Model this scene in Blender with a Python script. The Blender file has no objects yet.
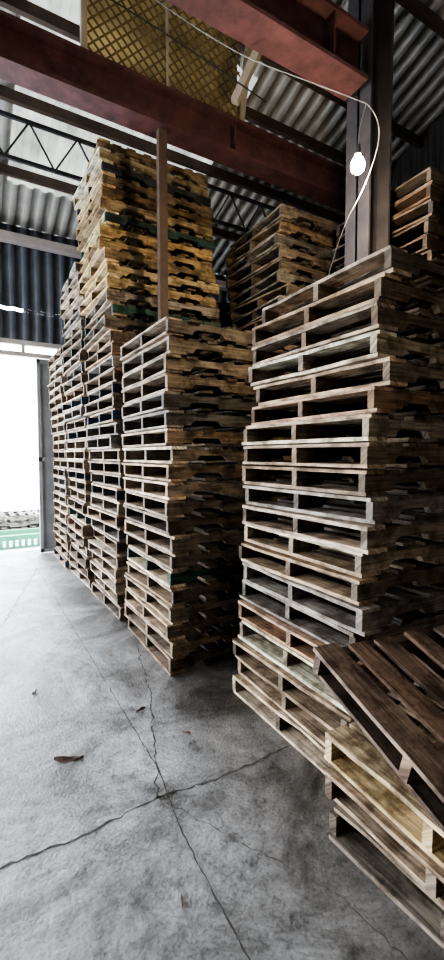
import bpy, bmesh, math, random
from mathutils import Matrix, Vector, Euler
scn=bpy.context.scene
try:
    scn.view_settings.view_transform='AgX'; scn.view_settings.look='AgX - High Contrast'
except Exception: pass
scn.view_settings.exposure=0.8

# ---------------------------------------------------------------- helpers
def new_mat(name):
    m=bpy.data.materials.new(name); m.use_nodes=True
    nt=m.node_tree; b=nt.nodes['Principled BSDF']
    return m,nt,b
def N(nt,t,**k):
    n=nt.nodes.new(t)
    for a,v in k.items(): setattr(n,a,v)
    return n
def ramp(nt,stops):
    r=nt.nodes.new('ShaderNodeValToRGB'); e=r.color_ramp.elements
    e[0].position,e[0].color=stops[0][0],(*stops[0][1],1)
    e[1].position,e[1].color=stops[-1][0],(*stops[-1][1],1)
    for p,c in stops[1:-1]:
        x=e.new(p); x.color=(*c,1)
    return r

def noisy_mat(name,c1,c2,scale=6,rough=.7,metal=0,bump=.2,coord='Object',stretch=(1,1,1)):
    m,nt,b=new_mat(name)
    tc=N(nt,'ShaderNodeTexCoord'); mp=N(nt,'ShaderNodeMapping'); mp.inputs['Scale'].default_value=stretch
    nt.links.new(tc.outputs[coord],mp.inputs[0])
    n=N(nt,'ShaderNodeTexNoise'); n.inputs['Scale'].default_value=scale; n.inputs['Detail'].default_value=8
    n.inputs['Roughness'].default_value=.65
    nt.links.new(mp.outputs[0],n.inputs[0])
    r=ramp(nt,[(.3,c1),(.7,c2)]); nt.links.new(n.outputs[0],r.inputs[0])
    nt.links.new(r.outputs[0],b.inputs['Base Color'])
    b.inputs['Roughness'].default_value=rough; b.inputs['Metallic'].default_value=metal
    bp=N(nt,'ShaderNodeBump'); bp.inputs['Strength'].default_value=bump; bp.inputs['Distance'].default_value=.01
    nt.links.new(n.outputs[0],bp.inputs['Height']); nt.links.new(bp.outputs[0],b.inputs['Normal'])
    return m

# wood: per-board tone attribute x grain
def wood_mat():
    m,nt,b=new_mat('weathered_pallet_wood')
    at=N(nt,'ShaderNodeAttribute',attribute_name='tone')
    uv=N(nt,'ShaderNodeUVMap',uv_map='UVMap')
    mp=N(nt,'ShaderNodeMapping'); mp.inputs['Scale'].default_value=(2.5,45,1)
    nt.links.new(uv.outputs[0],mp.inputs[0])
    n=N(nt,'ShaderNodeTexNoise'); n.inputs['Scale'].default_value=1.6; n.inputs['Detail'].default_value=8; n.inputs['Distortion'].default_value=.5
    nt.links.new(mp.outputs[0],n.inputs[0])
    r=ramp(nt,[(.25,(.30,.26,.22)),(.5,(.8,.77,.73)),(.75,(1.3,1.25,1.15))]); nt.links.new(n.outputs[0],r.inputs[0])
    mx=N(nt,'ShaderNodeMix',data_type='RGBA',blend_type='MULTIPLY'); mx.inputs[0].default_value=1
    nt.links.new(at.outputs['Color'],mx.inputs[6]); nt.links.new(r.outputs[0],mx.inputs[7])
    n2=N(nt,'ShaderNodeTexNoise'); n2.inputs['Scale'].default_value=6; n2.inputs['Detail'].default_value=7; n2.inputs['Roughness'].default_value=.7
    nt.links.new(uv.outputs[0],n2.inputs[0])
    r2=ramp(nt,[(.40,(.24,.20,.17)),(.56,(1,1,1))]); nt.links.new(n2.outputs[0],r2.inputs[0])
    mx2=N(nt,'ShaderNodeMix',data_type='RGBA',blend_type='MULTIPLY'); mx2.inputs[0].default_value=.85
    nt.links.new(mx.outputs[2],mx2.inputs[6]); nt.links.new(r2.outputs[0],mx2.inputs[7])
    nt.links.new(mx2.outputs[2],b.inputs['Base Color'])
    b.inputs['Roughness'].default_value=.8
    bp=N(nt,'ShaderNodeBump'); bp.inputs['Strength'].default_value=.35; bp.inputs['Distance'].default_value=.004
    nt.links.new(n.outputs[0],bp.inputs['Height']); nt.links.new(bp.outputs[0],b.inputs['Normal'])
    return m
WOOD=wood_mat()

def link(o): scn.collection.objects.link(o); return o
def mesh_obj(name,verts,faces,mats,parent=None,midx=None,smooth=False):
    me=bpy.data.meshes.new(name); me.from_pydata(verts,[],faces)
    for m in mats: me.materials.append(m)
    if midx: me.polygons.foreach_set('material_index',midx)
    if smooth: me.polygons.foreach_set('use_smooth',[True]*len(me.polygons))
    me.update()
    o=link(bpy.data.objects.new(name,me))
    if parent: o.parent=parent
    return o
BOXF=[(0,3,2,1),(4,5,6,7),(0,1,5,4),(1,2,6,5),(2,3,7,6),(3,0,4,7)]
def boxv(a,b):
    x0,y0,z0=a;x1,y1,z1=b
    return [(x0,y0,z0),(x1,y0,z0),(x1,y1,z0),(x0,y1,z0),(x0,y0,z1),(x1,y0,z1),(x1,y1,z1),(x0,y1,z1)]
class MB:
    def __init__(s): s.v=[];s.f=[];s.m=[]
    def box(s,a,b,mi=0,M=None):
        o=len(s.v); vs=boxv(a,b)
        if M: vs=[tuple(M@Vector(p)) for p in vs]
        s.v+=vs; s.f+=[tuple(i+o for i in f) for f in BOXF]; s.m+=[mi]*6
    def bar(s,p,q,w=.03,h=None,mi=0):
        p=Vector(p);q=Vector(q);d=q-p;L=d.length
        M=Matrix.Translation(p)@d.to_track_quat('X','Z').to_matrix().to_4x4()
        h=h or w
        s.box((0,-w/2,-h/2),(L,w/2,h/2),mi,M)
    def obj(s,name,mats,parent=None): return mesh_obj(name,s.v,s.f,mats,parent,s.m)
def empty(name,loc=(0,0,0)):
    e=bpy.data.objects.new(name,None); e.location=loc; e.empty_display_size=.1; return link(e)
def tube(name,pts,r,mat,parent=None,smooth=True):
    cu=bpy.data.curves.new(name,'CURVE'); cu.dimensions='3D'; cu.bevel_depth=r; cu.bevel_resolution=2
    sp=cu.splines.new('NURBS' if smooth else 'POLY'); sp.points.add(len(pts)-1)
    for i,p in enumerate(pts): sp.points[i].co=(*p,1)
    if smooth: sp.use_endpoint_u=True; sp.order_u=3
    cu.materials.append(mat)
    o=link(bpy.data.objects.new(name,cu))
    if parent: o.parent=parent
    return o

# ---------------------------------------------------------------- pallets
PL,PW,PH=1.22,1.02,.128
B0,B1=.021,.105      # bottom of stringer, top of stringer
class PB:
    def __init__(s): s.v=[];s.f=[];s.c=[];s.uv=[]
    def add(s,vs,fs,M,axis,col,rng):
        o=len(s.v); s.v+=[tuple(M@Vector(p)) for p in vs]
        ou,ov=rng.uniform(0,50),rng.uniform(0,50)
        for f in fs:
            s.f.append(tuple(i+o for i in f)); k=rng.uniform(.93,1.07)
            s.c.append((col[0]*k,col[1]*k,col[2]*k,1))
            for i in f:
                p=vs[i]
                if axis=='x': s.uv+=[p[0]+ou,p[1]+p[2]+ov]
                else: s.uv+=[p[1]+ou,p[0]+p[2]+ov]
    def obj(s,name):
        me=bpy.data.meshes.new(name); me.from_pydata(s.v,[],s.f)
        me.materials.append(WOOD)
        a=me.attributes.new('tone','FLOAT_COLOR','FACE'); a.data.foreach_set('color',[x for c in s.c for x in c])
        u=me.uv_layers.new(name='UVMap'); u.data.foreach_set('uv',s.uv)
        me.update(); return link(bpy.data.objects.new(name,me))
NP=[(-.61,B0),(-.42,B0),(-.405,.045),(-.385,.058),(-.185,.058),(-.165,.045),(-.15,B0),
    (.15,B0),(.165,.045),(.185,.058),(.385,.058),(.405,.045),(.42,B0),(.61,B0),(.61,B1),(-.61,B1)]
WOODS=[(.47,.35,.24),(.38,.29,.20),(.56,.44,.31),(.32,.25,.18),(.42,.34,.27),(.25,.18,.12),(.44,.33,.22),(.34,.31,.28),(.37,.24,.15),(.60,.50,.38)]
PAINT=[(.06,.11,.22),(.06,.20,.15),(.06,.16,.13),(.20,.09,.05),(.08,.09,.11),(.07,.12,.20)]
def add_pallet(pb,M,rng,base,paint=None,damage=.06,shade_amt=1.0):
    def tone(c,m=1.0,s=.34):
        m=1+(m-1)*shade_amt  # strength of the light and shade painted into the board tones
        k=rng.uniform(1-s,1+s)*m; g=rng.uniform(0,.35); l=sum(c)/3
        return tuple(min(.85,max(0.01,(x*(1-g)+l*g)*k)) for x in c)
    for y in (-.49,rng.uniform(-.02,.02),.49):
        n=len(NP); vs=[(x,y-.019,z) for x,z in NP]+[(x,y+.019,z) for x,z in NP]
        fs=[tuple(range(n)),tuple(range(2*n-1,n-1,-1))]+[((i+1)%n,i,i+n,(i+1)%n+n) for i in range(n)]
        pb.add(vs,fs,M,'x',tone(paint if paint else base,.60),rng)  # stringers toned down, gap shade put into their colour
    def board(a,b,z0,z1,m):
        e1,e2=rng.uniform(-.014,.014),rng.uniform(-.014,.014); o=rng.uniform(-.014,.010); s=rng.uniform(-.012,.012)
        K=6; vs=[]; y0,y1=-.51-e1,.51+e2
        for i in range(K+1):
            t=i/K; y=y0+(y1-y0)*t
            ca=rng.uniform(0,.005)+(.012 if rng.random()<.10 else 0); cb=rng.uniform(0,.004)
            dz=rng.uniform(0,.002)
            vs+=[(a+o+s*t+ca,y,z0),(b+o+s*t-cb,y,z0),(b+o+s*t-cb,y,z1-dz),(a+o+s*t+ca,y,z1-dz)]
        fs=[(0,1,2,3),(4*K+3,4*K+2,4*K+1,4*K)]
        for i in range(K):
            k=4*i
            for j in range(4):
                j2=(j+1)%4; fs.append((k+j2,k+j,k+4+j,k+4+j2))
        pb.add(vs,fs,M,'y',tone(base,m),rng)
    xs=[(-.61,-.485),(-.455,-.36),(-.31,-.215),(-.145,-.05),(.04,.135),(.20,.295),(.35,.445),(.485,.61)]
    for i,(a,b) in enumerate(xs):
        if rng.random()<damage and i not in (0,7): continue
        board(a,b,B1,B1+rng.uniform(.017,.0215),1.25 if i==0 else .42)  # lead board painted as lit, inner deck boards as shaded gap
    xs=[(-.61,-.475),(-.33,-.23),(-.06,.06),(.23,.33),(.475,.61)]
    for i,(a,b) in enumerate(xs):
        if rng.random()<damage and i: continue
        board(a,b,.001 if rng.random()<.6 else .004,B0,1.2 if i==0 else .38)  # bottom boards get the same painted light at front, shade inside
def stack(name,x0,y0,n,lean=(0,0),jit=.018,yaw=1.2,seed=0,tonef=None,leanp=1.0,paintp=.10,tilt=.12):
    rng=random.Random(seed); pb=PB()
    drift=0
    for i in range(n):
        t=(i/max(1,n-1))**leanp
        drift=max(-1,min(1,drift+rng.uniform(-.5,.5)))
        M=Matrix.Translation((x0+PL/2+lean[0]*t+rng.uniform(-jit,jit)+drift*.012,y0+PW/2+lean[1]*t+rng.uniform(-jit,jit),i*PH))\
          @Matrix.Rotation(math.radians(rng.uniform(-yaw,yaw)),4,'Z')@Matrix.Rotation(math.radians(rng.uniform(-tilt,tilt)),4,'X')
        base=rng.choice(WOODS) if not tonef else tonef(i/n,rng)
        paint=rng.choice(PAINT) if rng.random()<paintp else None
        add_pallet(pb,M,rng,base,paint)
    return pb.obj(name)

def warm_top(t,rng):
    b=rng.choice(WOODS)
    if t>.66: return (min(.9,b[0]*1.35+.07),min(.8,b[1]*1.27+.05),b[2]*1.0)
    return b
def pale(t,rng):
    b=rng.choice(WOODS); return tuple(c*1.15 for c in b)
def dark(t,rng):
    b=rng.choice(WOODS); return (b[0]*.24,b[1]*.23,b[2]*.25)  # shade of the far right stacks put into the wood colour
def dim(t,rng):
    b=rng.choice(WOODS); return (b[0]*.75,b[1]*.74,b[2]*.72)  # weaker light on the rear stack put into the wood colour
stack('pallet_stack',1.50,1.39,20,lean=(.17,-.01),seed=11,leanp=1.3,jit=.028,yaw=1.8,paintp=.05,tonef=pale)       # big right
stack('pallet_stack',1.24,2.84,20,lean=(-.02,.0),seed=12,paintp=.10,yaw=1.4)                            # middle
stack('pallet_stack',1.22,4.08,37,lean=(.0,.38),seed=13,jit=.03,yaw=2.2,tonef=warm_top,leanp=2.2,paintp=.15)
stack('pallet_stack',1.20,5.20,30,lean=(0,.12),seed=14,jit=.025,yaw=2,paintp=.2)
stack('pallet_stack',1.18,6.32,24,lean=(0,.03),seed=15,jit=.02,yaw=1.2)
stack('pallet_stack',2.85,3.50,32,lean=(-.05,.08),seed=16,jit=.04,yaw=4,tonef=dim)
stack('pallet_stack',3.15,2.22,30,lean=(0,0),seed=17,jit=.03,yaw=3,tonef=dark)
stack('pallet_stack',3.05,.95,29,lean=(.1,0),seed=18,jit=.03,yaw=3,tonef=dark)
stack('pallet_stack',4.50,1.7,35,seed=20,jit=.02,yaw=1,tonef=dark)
stack('pallet_stack',2.75,4.98,28,lean=(0,0),seed=19,jit=.03,yaw=1)
# small pile in the foreground
rng=random.Random(5); pb=PB()
for i,(dx,dy,yw,b) in enumerate([(.03,.0,3,(.34,.28,.22)),(.01,.0,0,(.42,.33,.24)),(.02,.01,-3,(.74,.57,.32))]):
    M=Matrix.Translation((1.27+.61+dx,.30+.51+dy,i*.133))@Matrix.Rotation(math.radians(yw),4,'Z')
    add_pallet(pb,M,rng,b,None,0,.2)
pb.obj('pallet_stack')
pb=PB()
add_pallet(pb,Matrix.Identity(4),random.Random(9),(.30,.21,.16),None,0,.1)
o=pb.obj('wooden_pallet')
o.matrix_world=Matrix.Translation((1.78,.80,.545))@Matrix.Rotation(math.radians(-7),4,'Z')@Matrix.Rotation(math.radians(15),4,'X')

# ---------------------------------------------------------------- materials
def concrete():
    m,nt,b=new_mat('worn_concrete')
    tc=N(nt,'ShaderNodeTexCoord')
    n=N(nt,'ShaderNodeTexNoise'); n.inputs['Scale'].default_value=1.5; n.inputs['Detail'].default_value=12; n.inputs['Roughness'].default_value=.74; n.inputs['Distortion'].default_value=.9
    n2=N(nt,'ShaderNodeTexNoise'); n2.inputs['Scale'].default_value=8; n2.inputs['Detail'].default_value=12; n2.inputs['Roughness'].default_value=.8
    n3=N(nt,'ShaderNodeTexNoise'); n3.inputs['Scale'].default_value=70; n3.inputs['Detail'].default_value=6
    for x in (n,n2,n3): nt.links.new(tc.outputs['Object'],x.inputs[0])
    r=ramp(nt,[(.38,(.13,.125,.12)),(.46,(.25,.255,.255)),(.54,(.39,.405,.42)),(.64,(.57,.59,.61))]); nt.links.new(n.outputs[0],r.inputs[0])
    r2=ramp(nt,[(.38,(.30,.28,.26)),(.46,(.82,.82,.82)),(.60,(1.3,1.3,1.3))]); nt.links.new(n2.outputs[0],r2.inputs[0])
    mx=N(nt,'ShaderNodeMix',data_type='RGBA',blend_type='MULTIPLY'); mx.inputs[0].default_value=.9
    nt.links.new(r.outputs[0],mx.inputs[6]); nt.links.new(r2.outputs[0],mx.inputs[7])
    r3=ramp(nt,[(.36,(.55,.53,.51)),(.5,(1,1,1))]); nt.links.new(n3.outputs[0],r3.inputs[0])
    mx2=N(nt,'ShaderNodeMix',data_type='RGBA',blend_type='MULTIPLY'); mx2.inputs[0].default_value=.6
    nt.links.new(mx.outputs[2],mx2.inputs[6]); nt.links.new(r3.outputs[0],mx2.inputs[7])
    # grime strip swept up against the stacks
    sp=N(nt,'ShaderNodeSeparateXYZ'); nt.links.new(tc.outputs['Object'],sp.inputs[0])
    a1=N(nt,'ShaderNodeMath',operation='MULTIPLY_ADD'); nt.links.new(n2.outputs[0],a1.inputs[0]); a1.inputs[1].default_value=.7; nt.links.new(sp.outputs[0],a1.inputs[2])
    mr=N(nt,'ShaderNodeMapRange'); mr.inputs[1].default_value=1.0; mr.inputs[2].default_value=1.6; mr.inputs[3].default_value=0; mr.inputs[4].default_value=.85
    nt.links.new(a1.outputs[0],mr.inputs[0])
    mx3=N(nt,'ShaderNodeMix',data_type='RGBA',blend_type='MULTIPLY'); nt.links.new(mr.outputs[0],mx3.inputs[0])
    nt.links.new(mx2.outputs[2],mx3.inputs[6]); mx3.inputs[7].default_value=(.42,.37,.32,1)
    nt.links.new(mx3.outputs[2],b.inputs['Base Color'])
    rr=N(nt,'ShaderNodeMapRange'); rr.inputs[1].default_value=.35; rr.inputs[2].default_value=.65; rr.inputs[3].default_value=.28; rr.inputs[4].default_value=.6
    nt.links.new(n2.outputs[0],rr.inputs[0]); nt.links.new(rr.outputs[0],b.inputs['Roughness'])
    ad=N(nt,'ShaderNodeMath',operation='MULTIPLY_ADD'); nt.links.new(n3.outputs[0],ad.inputs[0]); ad.inputs[1].default_value=.4; nt.links.new(n2.outputs[0],ad.inputs[2])
    bp=N(nt,'ShaderNodeBump'); bp.inputs['Strength'].default_value=.7; bp.inputs['Distance'].default_value=.012
    nt.links.new(ad.outputs[0],bp.inputs['Height']); nt.links.new(bp.outputs[0],b.inputs['Normal'])
    return m
CONC=concrete()
CRACK=noisy_mat('crack_dirt',(.045,.04,.036),(.15,.14,.125),30,.95)
REDB=noisy_mat('maroon_painted_steel',(.05,.024,.026),(.15,.065,.062),7,.65,bump=.1)
DARK=noisy_mat('dark_painted_steel',(.022,.021,.026),(.05,.044,.048),5,.65)
BROWN=noisy_mat('brown_steel_purlin',(.06,.04,.03),(.12,.08,.06),5,.7)
GALV=noisy_mat('galvanised_roofing',(.24,.225,.20),(.46,.43,.39),2.5,.65,.0,.1)
WALLM=noisy_mat('grey_blue_cladding',(.07,.075,.085),(.14,.15,.175),2.5,.6,0,.1)
WALLR=noisy_mat('dark_brown_cladding',(.03,.028,.028),(.07,.06,.055),2.5,.7,0,.1)
PALE=noisy_mat('pale_painted_steel',(.42,.36,.33),(.58,.52,.48),4,.6)
DOORM=noisy_mat('grey_sliding_door',(.26,.27,.28),(.36,.37,.38),3,.6)
YARD=noisy_mat('pale_yard_ground',(.75,.77,.73),(.88,.88,.85),2,.9)
GREEN=noisy_mat('green_paint',(.10,.32,.20),(.16,.45,.28),6,.6)
CABLE=noisy_mat('black_cable',(.02,.02,.02),(.04,.04,.04),5,.5)
WCABLE=noisy_mat('white_cable',(.22,.21,.19),(.30,.29,.26),5,.6)
YEL=noisy_mat('yellow_expanded_metal',(.14,.11,.06),(.26,.19,.10),8,.6)
TIMB=noisy_mat('pale_timber',(.34,.29,.23),(.52,.46,.38),3,.8,stretch=(1,1,.2))
def translucent(name,col,mix=.5,tr=1.0):
    m,nt,b=new_mat(name)
    out=[n for n in nt.nodes if n.type=='OUTPUT_MATERIAL'][0]
    t=N(nt,'ShaderNodeBsdfTranslucent')
    tc=N(nt,'ShaderNodeTexCoord'); n=N(nt,'ShaderNodeTexNoise'); n.inputs['Scale'].default_value=3; n.inputs['Detail'].default_value=6
    nt.links.new(tc.outputs['Object'],n.inputs[0])
    r=ramp(nt,[(.3,tuple(c*.45 for c in col)),(.7,col)]); nt.links.new(n.outputs[0],r.inputs[0])
    nt.links.new(r.outputs[0],t.inputs[0]); nt.links.new(r.outputs[0],b.inputs['Base Color'])
    mx=N(nt,'ShaderNodeMixShader'); mx.inputs[0].default_value=mix
    nt.links.new(t.outputs[0],mx.inputs[1]); nt.links.new(b.outputs[0],mx.inputs[2]); nt.links.new(mx.outputs[0],out.inputs[0])
    return m
SKYL=translucent('grimy_fibreglass_skylight',(.125,.12,.10),.3)
YSHEET=translucent('yellow_fibreglass',(.85,.74,.50),.4)

# ---------------------------------------------------------------- floor with joints/cracks
v=[];f=[];mi=[]
b=boxv((-7,-5,-.2),(6,7.9,0)); v+=b; f+=BOXF; mi+=[0]*6
def crack(pts,w,wob=.012,seed=1,z=.0012):
    r=random.Random(seed); P=[]
    for (a,b_) in zip(pts[:-1],pts[1:]):
        a=Vector(a);b_=Vector(b_); n=max(2,int((b_-a).length/.03))
        for i in range(n):
            P.append(a.lerp(b_,i/n)+Vector((r.uniform(-wob,wob),r.uniform(-wob,wob))))
    P.append(Vector(pts[-1]))
    o=len(v)
    for i,p in enumerate(P):
        d=(P[min(i+1,len(P)-1)]-P[max(i-1,0)]).normalized(); nn=Vector((-d.y,d.x)); ww=w*r.uniform(.2,1.3)/2
        v.append((p.x-nn.x*ww,p.y-nn.y*ww,z)); v.append((p.x+nn.x*ww,p.y+nn.y*ww,z))
    for i in range(len(P)-1):
        k=o+2*i; f.append((k,k+2,k+3,k+1)); mi.append(1)
crack([(-3,1.84),(.1,1.82),(.37,1.806),(.73,1.842),(1.05,1.80),(1.45,1.815),(1.6,1.81)],.012,.008,1)
crack([(.79,7.8),(.82,6.2),(.80,2.02),(.745,1.6),(.73,1.2),(.73,-2)],.006,.004,2)
crack([(.73,1.84),(.89,2.32),(1.02,2.7),(1.19,3.45)],.010,.012,3)
crack([(.75,1.80),(.93,1.45),(1.12,1.10),(1.2,.6)],.004,.008,4)
crack([(.82,6.56),(.55,5.6),(.27,4.6),(-.4,3.0)],.010,.014,5)
crack([(.72,1.845),(.77,1.81),(.82,1.84)],.022,.008,6)
mesh_obj('floor',v,f,[CONC,CRACK],midx=mi)
mb=MB(); mb.box((-30,7.9,-.25),(30,40,-.03)); mb.box((-40,-5,-.25),(-7,7.9,-.03)); mb.obj('yard_ground',[YARD])

# ---------------------------------------------------------------- corrugated sheet
def corr(name,fn,u0,u1,rows,mats,per=.19,amp=.022,matf=None):
    n=int((u1-u0)/per*8); vs=[];fs=[];ms=[]
    for j in rows:
        for i in range(n+1):
            u=u0+(u1-u0)*i/n
            a=amp*max(-.8,min(.8,1.3*math.sin(2*math.pi*u/per)))
            vs.append(fn(u,j,a))
    for r_ in range(len(rows)-1):
        for i in range(n):
            k=r_*(n+1)+i; fs.append((k,k+1,k+n+2,k+n+1))
            ms.append(matf(u0+(u1-u0)*(i+.5)/n,(rows[r_]+rows[r_+1])/2) if matf else 0)
    return mesh_obj(name,vs,fs,mats,midx=ms)
def roofz(y): return 5.15+(7.7-y)*.316 if y>1.5 else 5.15+6.2*.316-(1.5-y)*.316
def rm(x,y):
    if .6<x<3.2 and 4.6<=y<6.9: return 1
    if -2.9<x<-.5 and y>=4.6: return 1
    return 0
corr('ceiling',lambda x,y,a:(x,y,roofz(y)+.06+a),-7,6,[8.6,7.0,5.8,4.6,2.6,1.5,0,-2.5,-5],[GALV,SKYL],matf=rm)
k=1
for y in (6.7,5.75,4.9,4.3,3.3,2.0,.6,-1):
    mb=MB(); z=roofz(y)-.06
    mb.box((-7,y-.03,z-.06),(6,y+.03,z+.06)); mb.obj('trim_%d'%k,[BROWN]); k+=1
def wall_y(name,y,x0,x1,z0f,z1f,mat):
    return corr(name,lambda x,t,a:(x,y+a,z0f+(z1f-z0f)*t),x0,x1,[0,1],[mat])
def wall_x(name,x,y0,y1,z0,z1,mat):
    return corr(name,lambda u,t,a:(x+a,u,z0+(z1-z0)*t),y0,y1,[0,1],[mat])
def joined(objs,name):
    bpy.ops.object.select_all(action='DESELECT')
    for o in objs: o.select_set(True)
    bpy.context.view_layer.objects.active=objs[0]; bpy.ops.object.join(); objs[0].name=name; return objs[0]
# back wall: cladding with a narrow ventilation slot (daylight) above the doorway
a=wall_y('wall_back',7.75,-7,6,3.93,5.2,WALLM); b2=wall_y('wb2',7.75,1.35,6,0,3.38,WALLM)
c2=wall_y('wb3',7.75,-7,6,3.38,3.88,WALLM); d2=wall_y('wb4',7.75,.85,6,3.88,3.93,WALLM); e2=wall_y('wb5',7.75,-7,.15,3.88,3.93,WALLM)
joined([a,b2,c2,d2,e2],'wall_back')
wall_x('wall_right',5.9,-5,7.75,0,6.9,WALLR)
wall_y('wall_front',-4.9,-7,6,0,5.4,WALLM)  # unseen, closed behind the camera to keep the near side faces dark
a=wall_x('wall_left',-6.9,1.8,7.75,4.4,7.2,WALLM); b2=wall_x('wl2',-6.9,-5,1.8,0,7.2,WALLM)  # unseen; near part closed to hold daylight off the side faces
joined([a,b2],'wall_left')
for i,y in enumerate((1.8,4.8,7.6)):
    mb=MB(); mb.box((-7.0,y-.1,0),(-6.8,y+.1,4.5)); mb.obj('steel_column',[DARK])
mb=MB(); mb.box((-7,7.6,3.15),(6,7.7,3.22)); mb.box((-7,7.6,3.33),(6,7.7,3.40))
x=-7
while x<5.9: mb.box((x,7.62,3.2),(x+.05,7.68,3.35)); x+=.6
mb.obj('door_header_rail',[PALE])
mb=MB(); mb.box((-7,7.55,4.88),(6,7.7,5.0)); mb.obj('eave_beam',[PALE])
mb=MB(); mb.box((1.0,7.56,.02),(2.3,7.60,3.12))
for x in (1.0,1.62,2.26): mb.box((x,7.53,.02),(x+.05,7.56,3.12))
for z in (.02,1.5,3.06): mb.box((1.0,7.53,z),(2.3,7.56,z+.06))
mb.obj('door_1',[DOORM])

mb=MB(); y=5.85; x=-6.8
mb.bar((-6.9,y,5.55),(5.9,y,5.55),.04); mb.bar((-6.9,y,5.08),(5.9,y,5.08),.04)
up=True
while x<5.6:
    mb.bar((x,y,5.08 if up else 5.55),(x+.28,y,5.55 if up else 5.08),.018); x+=.28; up=not up
mb.obj('lattice_roof_truss',[DARK])
def ibeam(name,y,z0,h,x0,x1,w=.2,mat=REDB):
    mb=MB(); mb.box((x0,y-w/2,z0),(x1,y+w/2,z0+.03)); mb.box((x0,y-w/2,z0+h-.03),(x1,y+w/2,z0+h)); mb.box((x0,y-.012,z0+.03),(x1,y+.012,z0+h-.03))
    x=x0+.6
    while x<x1-.1: mb.box((x,y-w/2+.01,z0+.03),(x+.02,y+w/2-.01,z0+h-.03)); x+=2.2
    return mb.obj(name,[mat])
ibeam('steel_roof_beam',3.95,4.60,.34,-7,6,.22)
ibeam('steel_roof_beam',2.60,4.48,.38,-7,2.75,.24)
def column(x,y,z1,w=.25,mat=DARK):
    mb=MB(); mb.box((x,y-w/2,0),(x+.02,y+w/2,z1)); mb.box((x+w-.02,y-w/2,0),(x+w,y+w/2,z1)); mb.box((x,y-.01,0),(x+w,y+.01,z1))
    mb.box((x-.02,y-w/2-.05,0),(x+w+.05,y+w/2+.05,.02)); return mb.obj('steel_column',[mat])
column(2.80,2.62,6.6)
mb=MB(); mb.box((1.61,3.90,0),(1.69,3.945,4.6)); mb.box((1.61,3.945,0),(1.625,3.965,4.6)); mb.obj('steel_post',[BROWN])
# mesh panel above beam
e=empty('mesh_panel',(0,0,0))
x0,x1,z0,z1=.95,2.5,4.97,5.82; yy=3.98
mb=MB()
s=.10
n=int((x1-x0+z1-z0)/s)+1
for i in range(n):
    c=x0+i*s-(z1-z0)
    t0=max(0,x0-c); t1=min(z1-z0,x1-c)
    if t1>t0+.02: mb.bar((c+t0,yy-.05,z0+t0),(c+t1,yy-.05,z0+t1),.012)
    c2=x0+i*s
    t0=max(0,c2-x1); t1=min(z1-z0,c2-x0)
    if t1>t0+.02: mb.bar((c2-t0,yy-.06,z0+t0),(c2-t1,yy-.06,z0+t1),.012)
mb.obj('expanded_metal',[YEL],e)
mb=MB(); mb.box((x0,yy-.01,z0),(x1,yy+.005,z1)); mb.obj('backing_sheet',[YSHEET],e)
mb=MB(); mb.bar((x0,yy-.06,z0-.03),(x0,yy-.06,z1),.05); mb.bar((x0,yy-.06,z1),(x1,yy-.06,z1),.06); mb.bar((x1,yy-.06,z0-.03),(x1+.12,yy-.06,z1),.06)
mb.bar((x0+.75,yy-.07,z0),(x0+.75,yy-.07,z1),.025); mb.obj('frame',[TIMB],e)
mb=MB(); mb.bar((2.3,3.7,4.95),(2.75,3.3,6.1),.07); mb.obj('timber_brace',[TIMB])

# ---------------------------------------------------------------- bulbs
EM,nt,b=new_mat('glowing_bulb'); b.inputs['Emission Color'].default_value=(1,.93,.78,1); b.inputs['Emission Strength'].default_value=200
def bulb(loc,energy,cordpts):
    bl=empty('hanging_light_bulb',loc)
    bm=bmesh.new()
    prof=[(0,-.070),(.022,-.066),(.039,-.050),(.046,-.024),(.042,.000),(.028,.028),(.017,.044),(.014,.050)]
    S=20; rings=[]
    for r_,z in prof:
        rings.append([bm.verts.new((r_*math.cos(2*math.pi*i/S),r_*math.sin(2*math.pi*i/S),z)) for i in range(S)] if r_>0 else [bm.verts.new((0,0,z))])
    for a_,b_ in zip(rings[:-1],rings[1:]):
        for i in range(S):
            if len(a_)==1: bm.faces.new((a_[0],b_[(i+1)%S],b_[i]))
            else: bm.faces.new((a_[i],a_[(i+1)%S],b_[(i+1)%S],b_[i]))
    me=bpy.data.meshes.new('glass_bulb'); bm.to_mesh(me); bm.free()
    me.materials.append(EM); me.polygons.foreach_set('use_smooth',[True]*len(me.polygons))
    o=link(bpy.data.objects.new('glass_bulb',me)); o.parent=bl
    bm=bmesh.new(); bmesh.ops.create_cone(bm,cap_ends=True,segments=16,radius1=.022,radius2=.016,depth=.06,matrix=Matrix.Translation((0,0,.078)))
    me=bpy.data.meshes.new('socket'); bm.to_mesh(me); bm.free(); me.materials.append(CABLE)
    o=link(bpy.data.objects.new('socket',me)); o.parent=bl
    tube('cord',cordpts,.004,WCABLE,bl)
    L=bpy.data.lights.new('bulb_light','POINT'); L.energy=energy; L.color=(1,.80,.54); L.shadow_soft_size=.05
    lo=link(bpy.data.objects.new('bulb_light',L)); lo.parent=bl; lo.location=(0,0,-.14)
bulb((2.29,2.14,3.53),45,[(0,0,.1),(.01,0,.2),(.05,.02,.3),(.08,.01,.41)])
bulb((.6,-2.2,3.9),32,[(0,0,.1),(.01,0,.5),(-.01,.02,1.2),(0,0,1.9)])  # unseen bulb added behind the camera as warm fill for dark sides
tube('electric_cable',[(1.2,3.5,5.3),(1.7,2.9,4.55),(2.1,2.3,4.05),(2.37,2.15,3.94)],.0035,WCABLE)
tube('electric_cable',[(2.37,2.15,3.94),(2.50,2.1,3.85),(2.36,2.12,3.4),(2.2,2.2,3.1),(2.15,2.3,2.7)],.003,WCABLE)
tube('electric_cable',[(-2,3.7,5.4),(-.3,3.6,5.15),(1.0,3.6,5.25),(2.6,3.6,5.0)],.006,CABLE)

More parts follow.
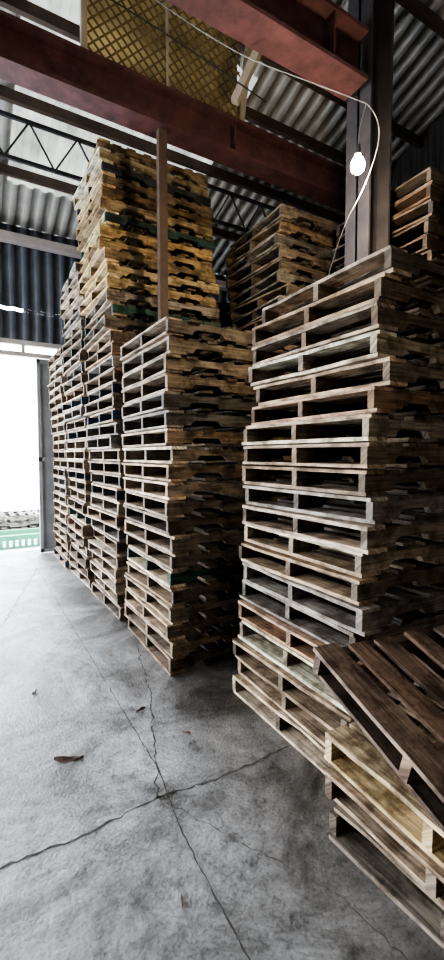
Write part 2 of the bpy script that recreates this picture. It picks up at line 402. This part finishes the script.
# ---------------------------------------------------------------- outdoor objects
pb=PB(); rng=random.Random(44)
for i in range(3):
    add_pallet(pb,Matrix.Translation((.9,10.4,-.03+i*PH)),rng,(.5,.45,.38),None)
pb.obj('pallet_stack')
mb=MB()
for i in range(9): mb.box((.35+i*.1,8.35,.0),(.40+i*.1,8.4,.16))
mb.box((.3,8.33,.16),(1.25,8.42,.2)); mb.box((.3,8.33,-.03),(1.25,8.42,.0)); mb.box((.3,8.33,0),(.33,9.0,.2)); mb.box((1.22,8.33,0),(1.25,9.0,.2))
mb.box((.3,8.95,0),(1.25,9.0,.2))
mb.obj('green_crate',[GREEN])

# ---------------------------------------------------------------- floor debris
DEB=noisy_mat('dry_debris',(.08,.055,.045),(.18,.13,.10),20,.9)
def splinter(x,y,L,w,ang,seed):
    r=random.Random(seed); n=6; vs=[];fs=[]
    for i in range(n+1):
        t=i/n; ww=w*math.sin(math.pi*min(.97,max(.03,t)))*r.uniform(.6,1.1); h=.004+.012*math.sin(3*t+seed)**2
        vs+=[((t-.5)*L,-ww,.002),((t-.5)*L,0,h+.004),((t-.5)*L,ww,.002)]
    for i in range(n):
        k=3*i; fs+=[(k,k+3,k+4,k+1),(k+1,k+4,k+5,k+2),(k,k+2,k+5,k+3)]
    o=mesh_obj('wood_splinter' if L<.1 else 'dry_leaf',vs,fs,[DEB]); o.location=(x,y,.001); o.rotation_euler=(0,0,ang)
splinter(.42,2.32,.15,.028,-.4,1); splinter(.62,1.35,.06,.006,1.2,2); splinter(.9,2.55,.07,.006,.2,3)
splinter(1.05,2.2,.05,.006,2.2,4); splinter(.35,3.1,.05,.008,.9,5); splinter(.95,3.4,.06,.008,1.7,7)

# ---------------------------------------------------------------- light
w=bpy.data.worlds.new('sky'); scn.world=w; w.use_nodes=True
nt=w.node_tree; bg=nt.nodes['Background']
tc=N(nt,'ShaderNodeTexCoord'); sp=N(nt,'ShaderNodeSeparateXYZ'); nt.links.new(tc.outputs['Generated'],sp.inputs[0])
r=ramp(nt,[(0,(.92,.94,.97)),(1,(.72,.83,1.0))]); nt.links.new(sp.outputs[2],r.inputs[0]); nt.links.new(r.outputs[0],bg.inputs[0])
bg.inputs[1].default_value=9.0

# ---------------------------------------------------------------- camera
cam=bpy.data.cameras.new('camera'); cam.sensor_fit='VERTICAL'; cam.sensor_height=36; cam.lens=36*437/960; cam.clip_start=.05
co=link(bpy.data.objects.new('camera',cam)); co.location=(0,0,1.6)
co.rotation_euler=(math.radians(90-3.27),0,math.radians(-30.3))
scn.camera=co
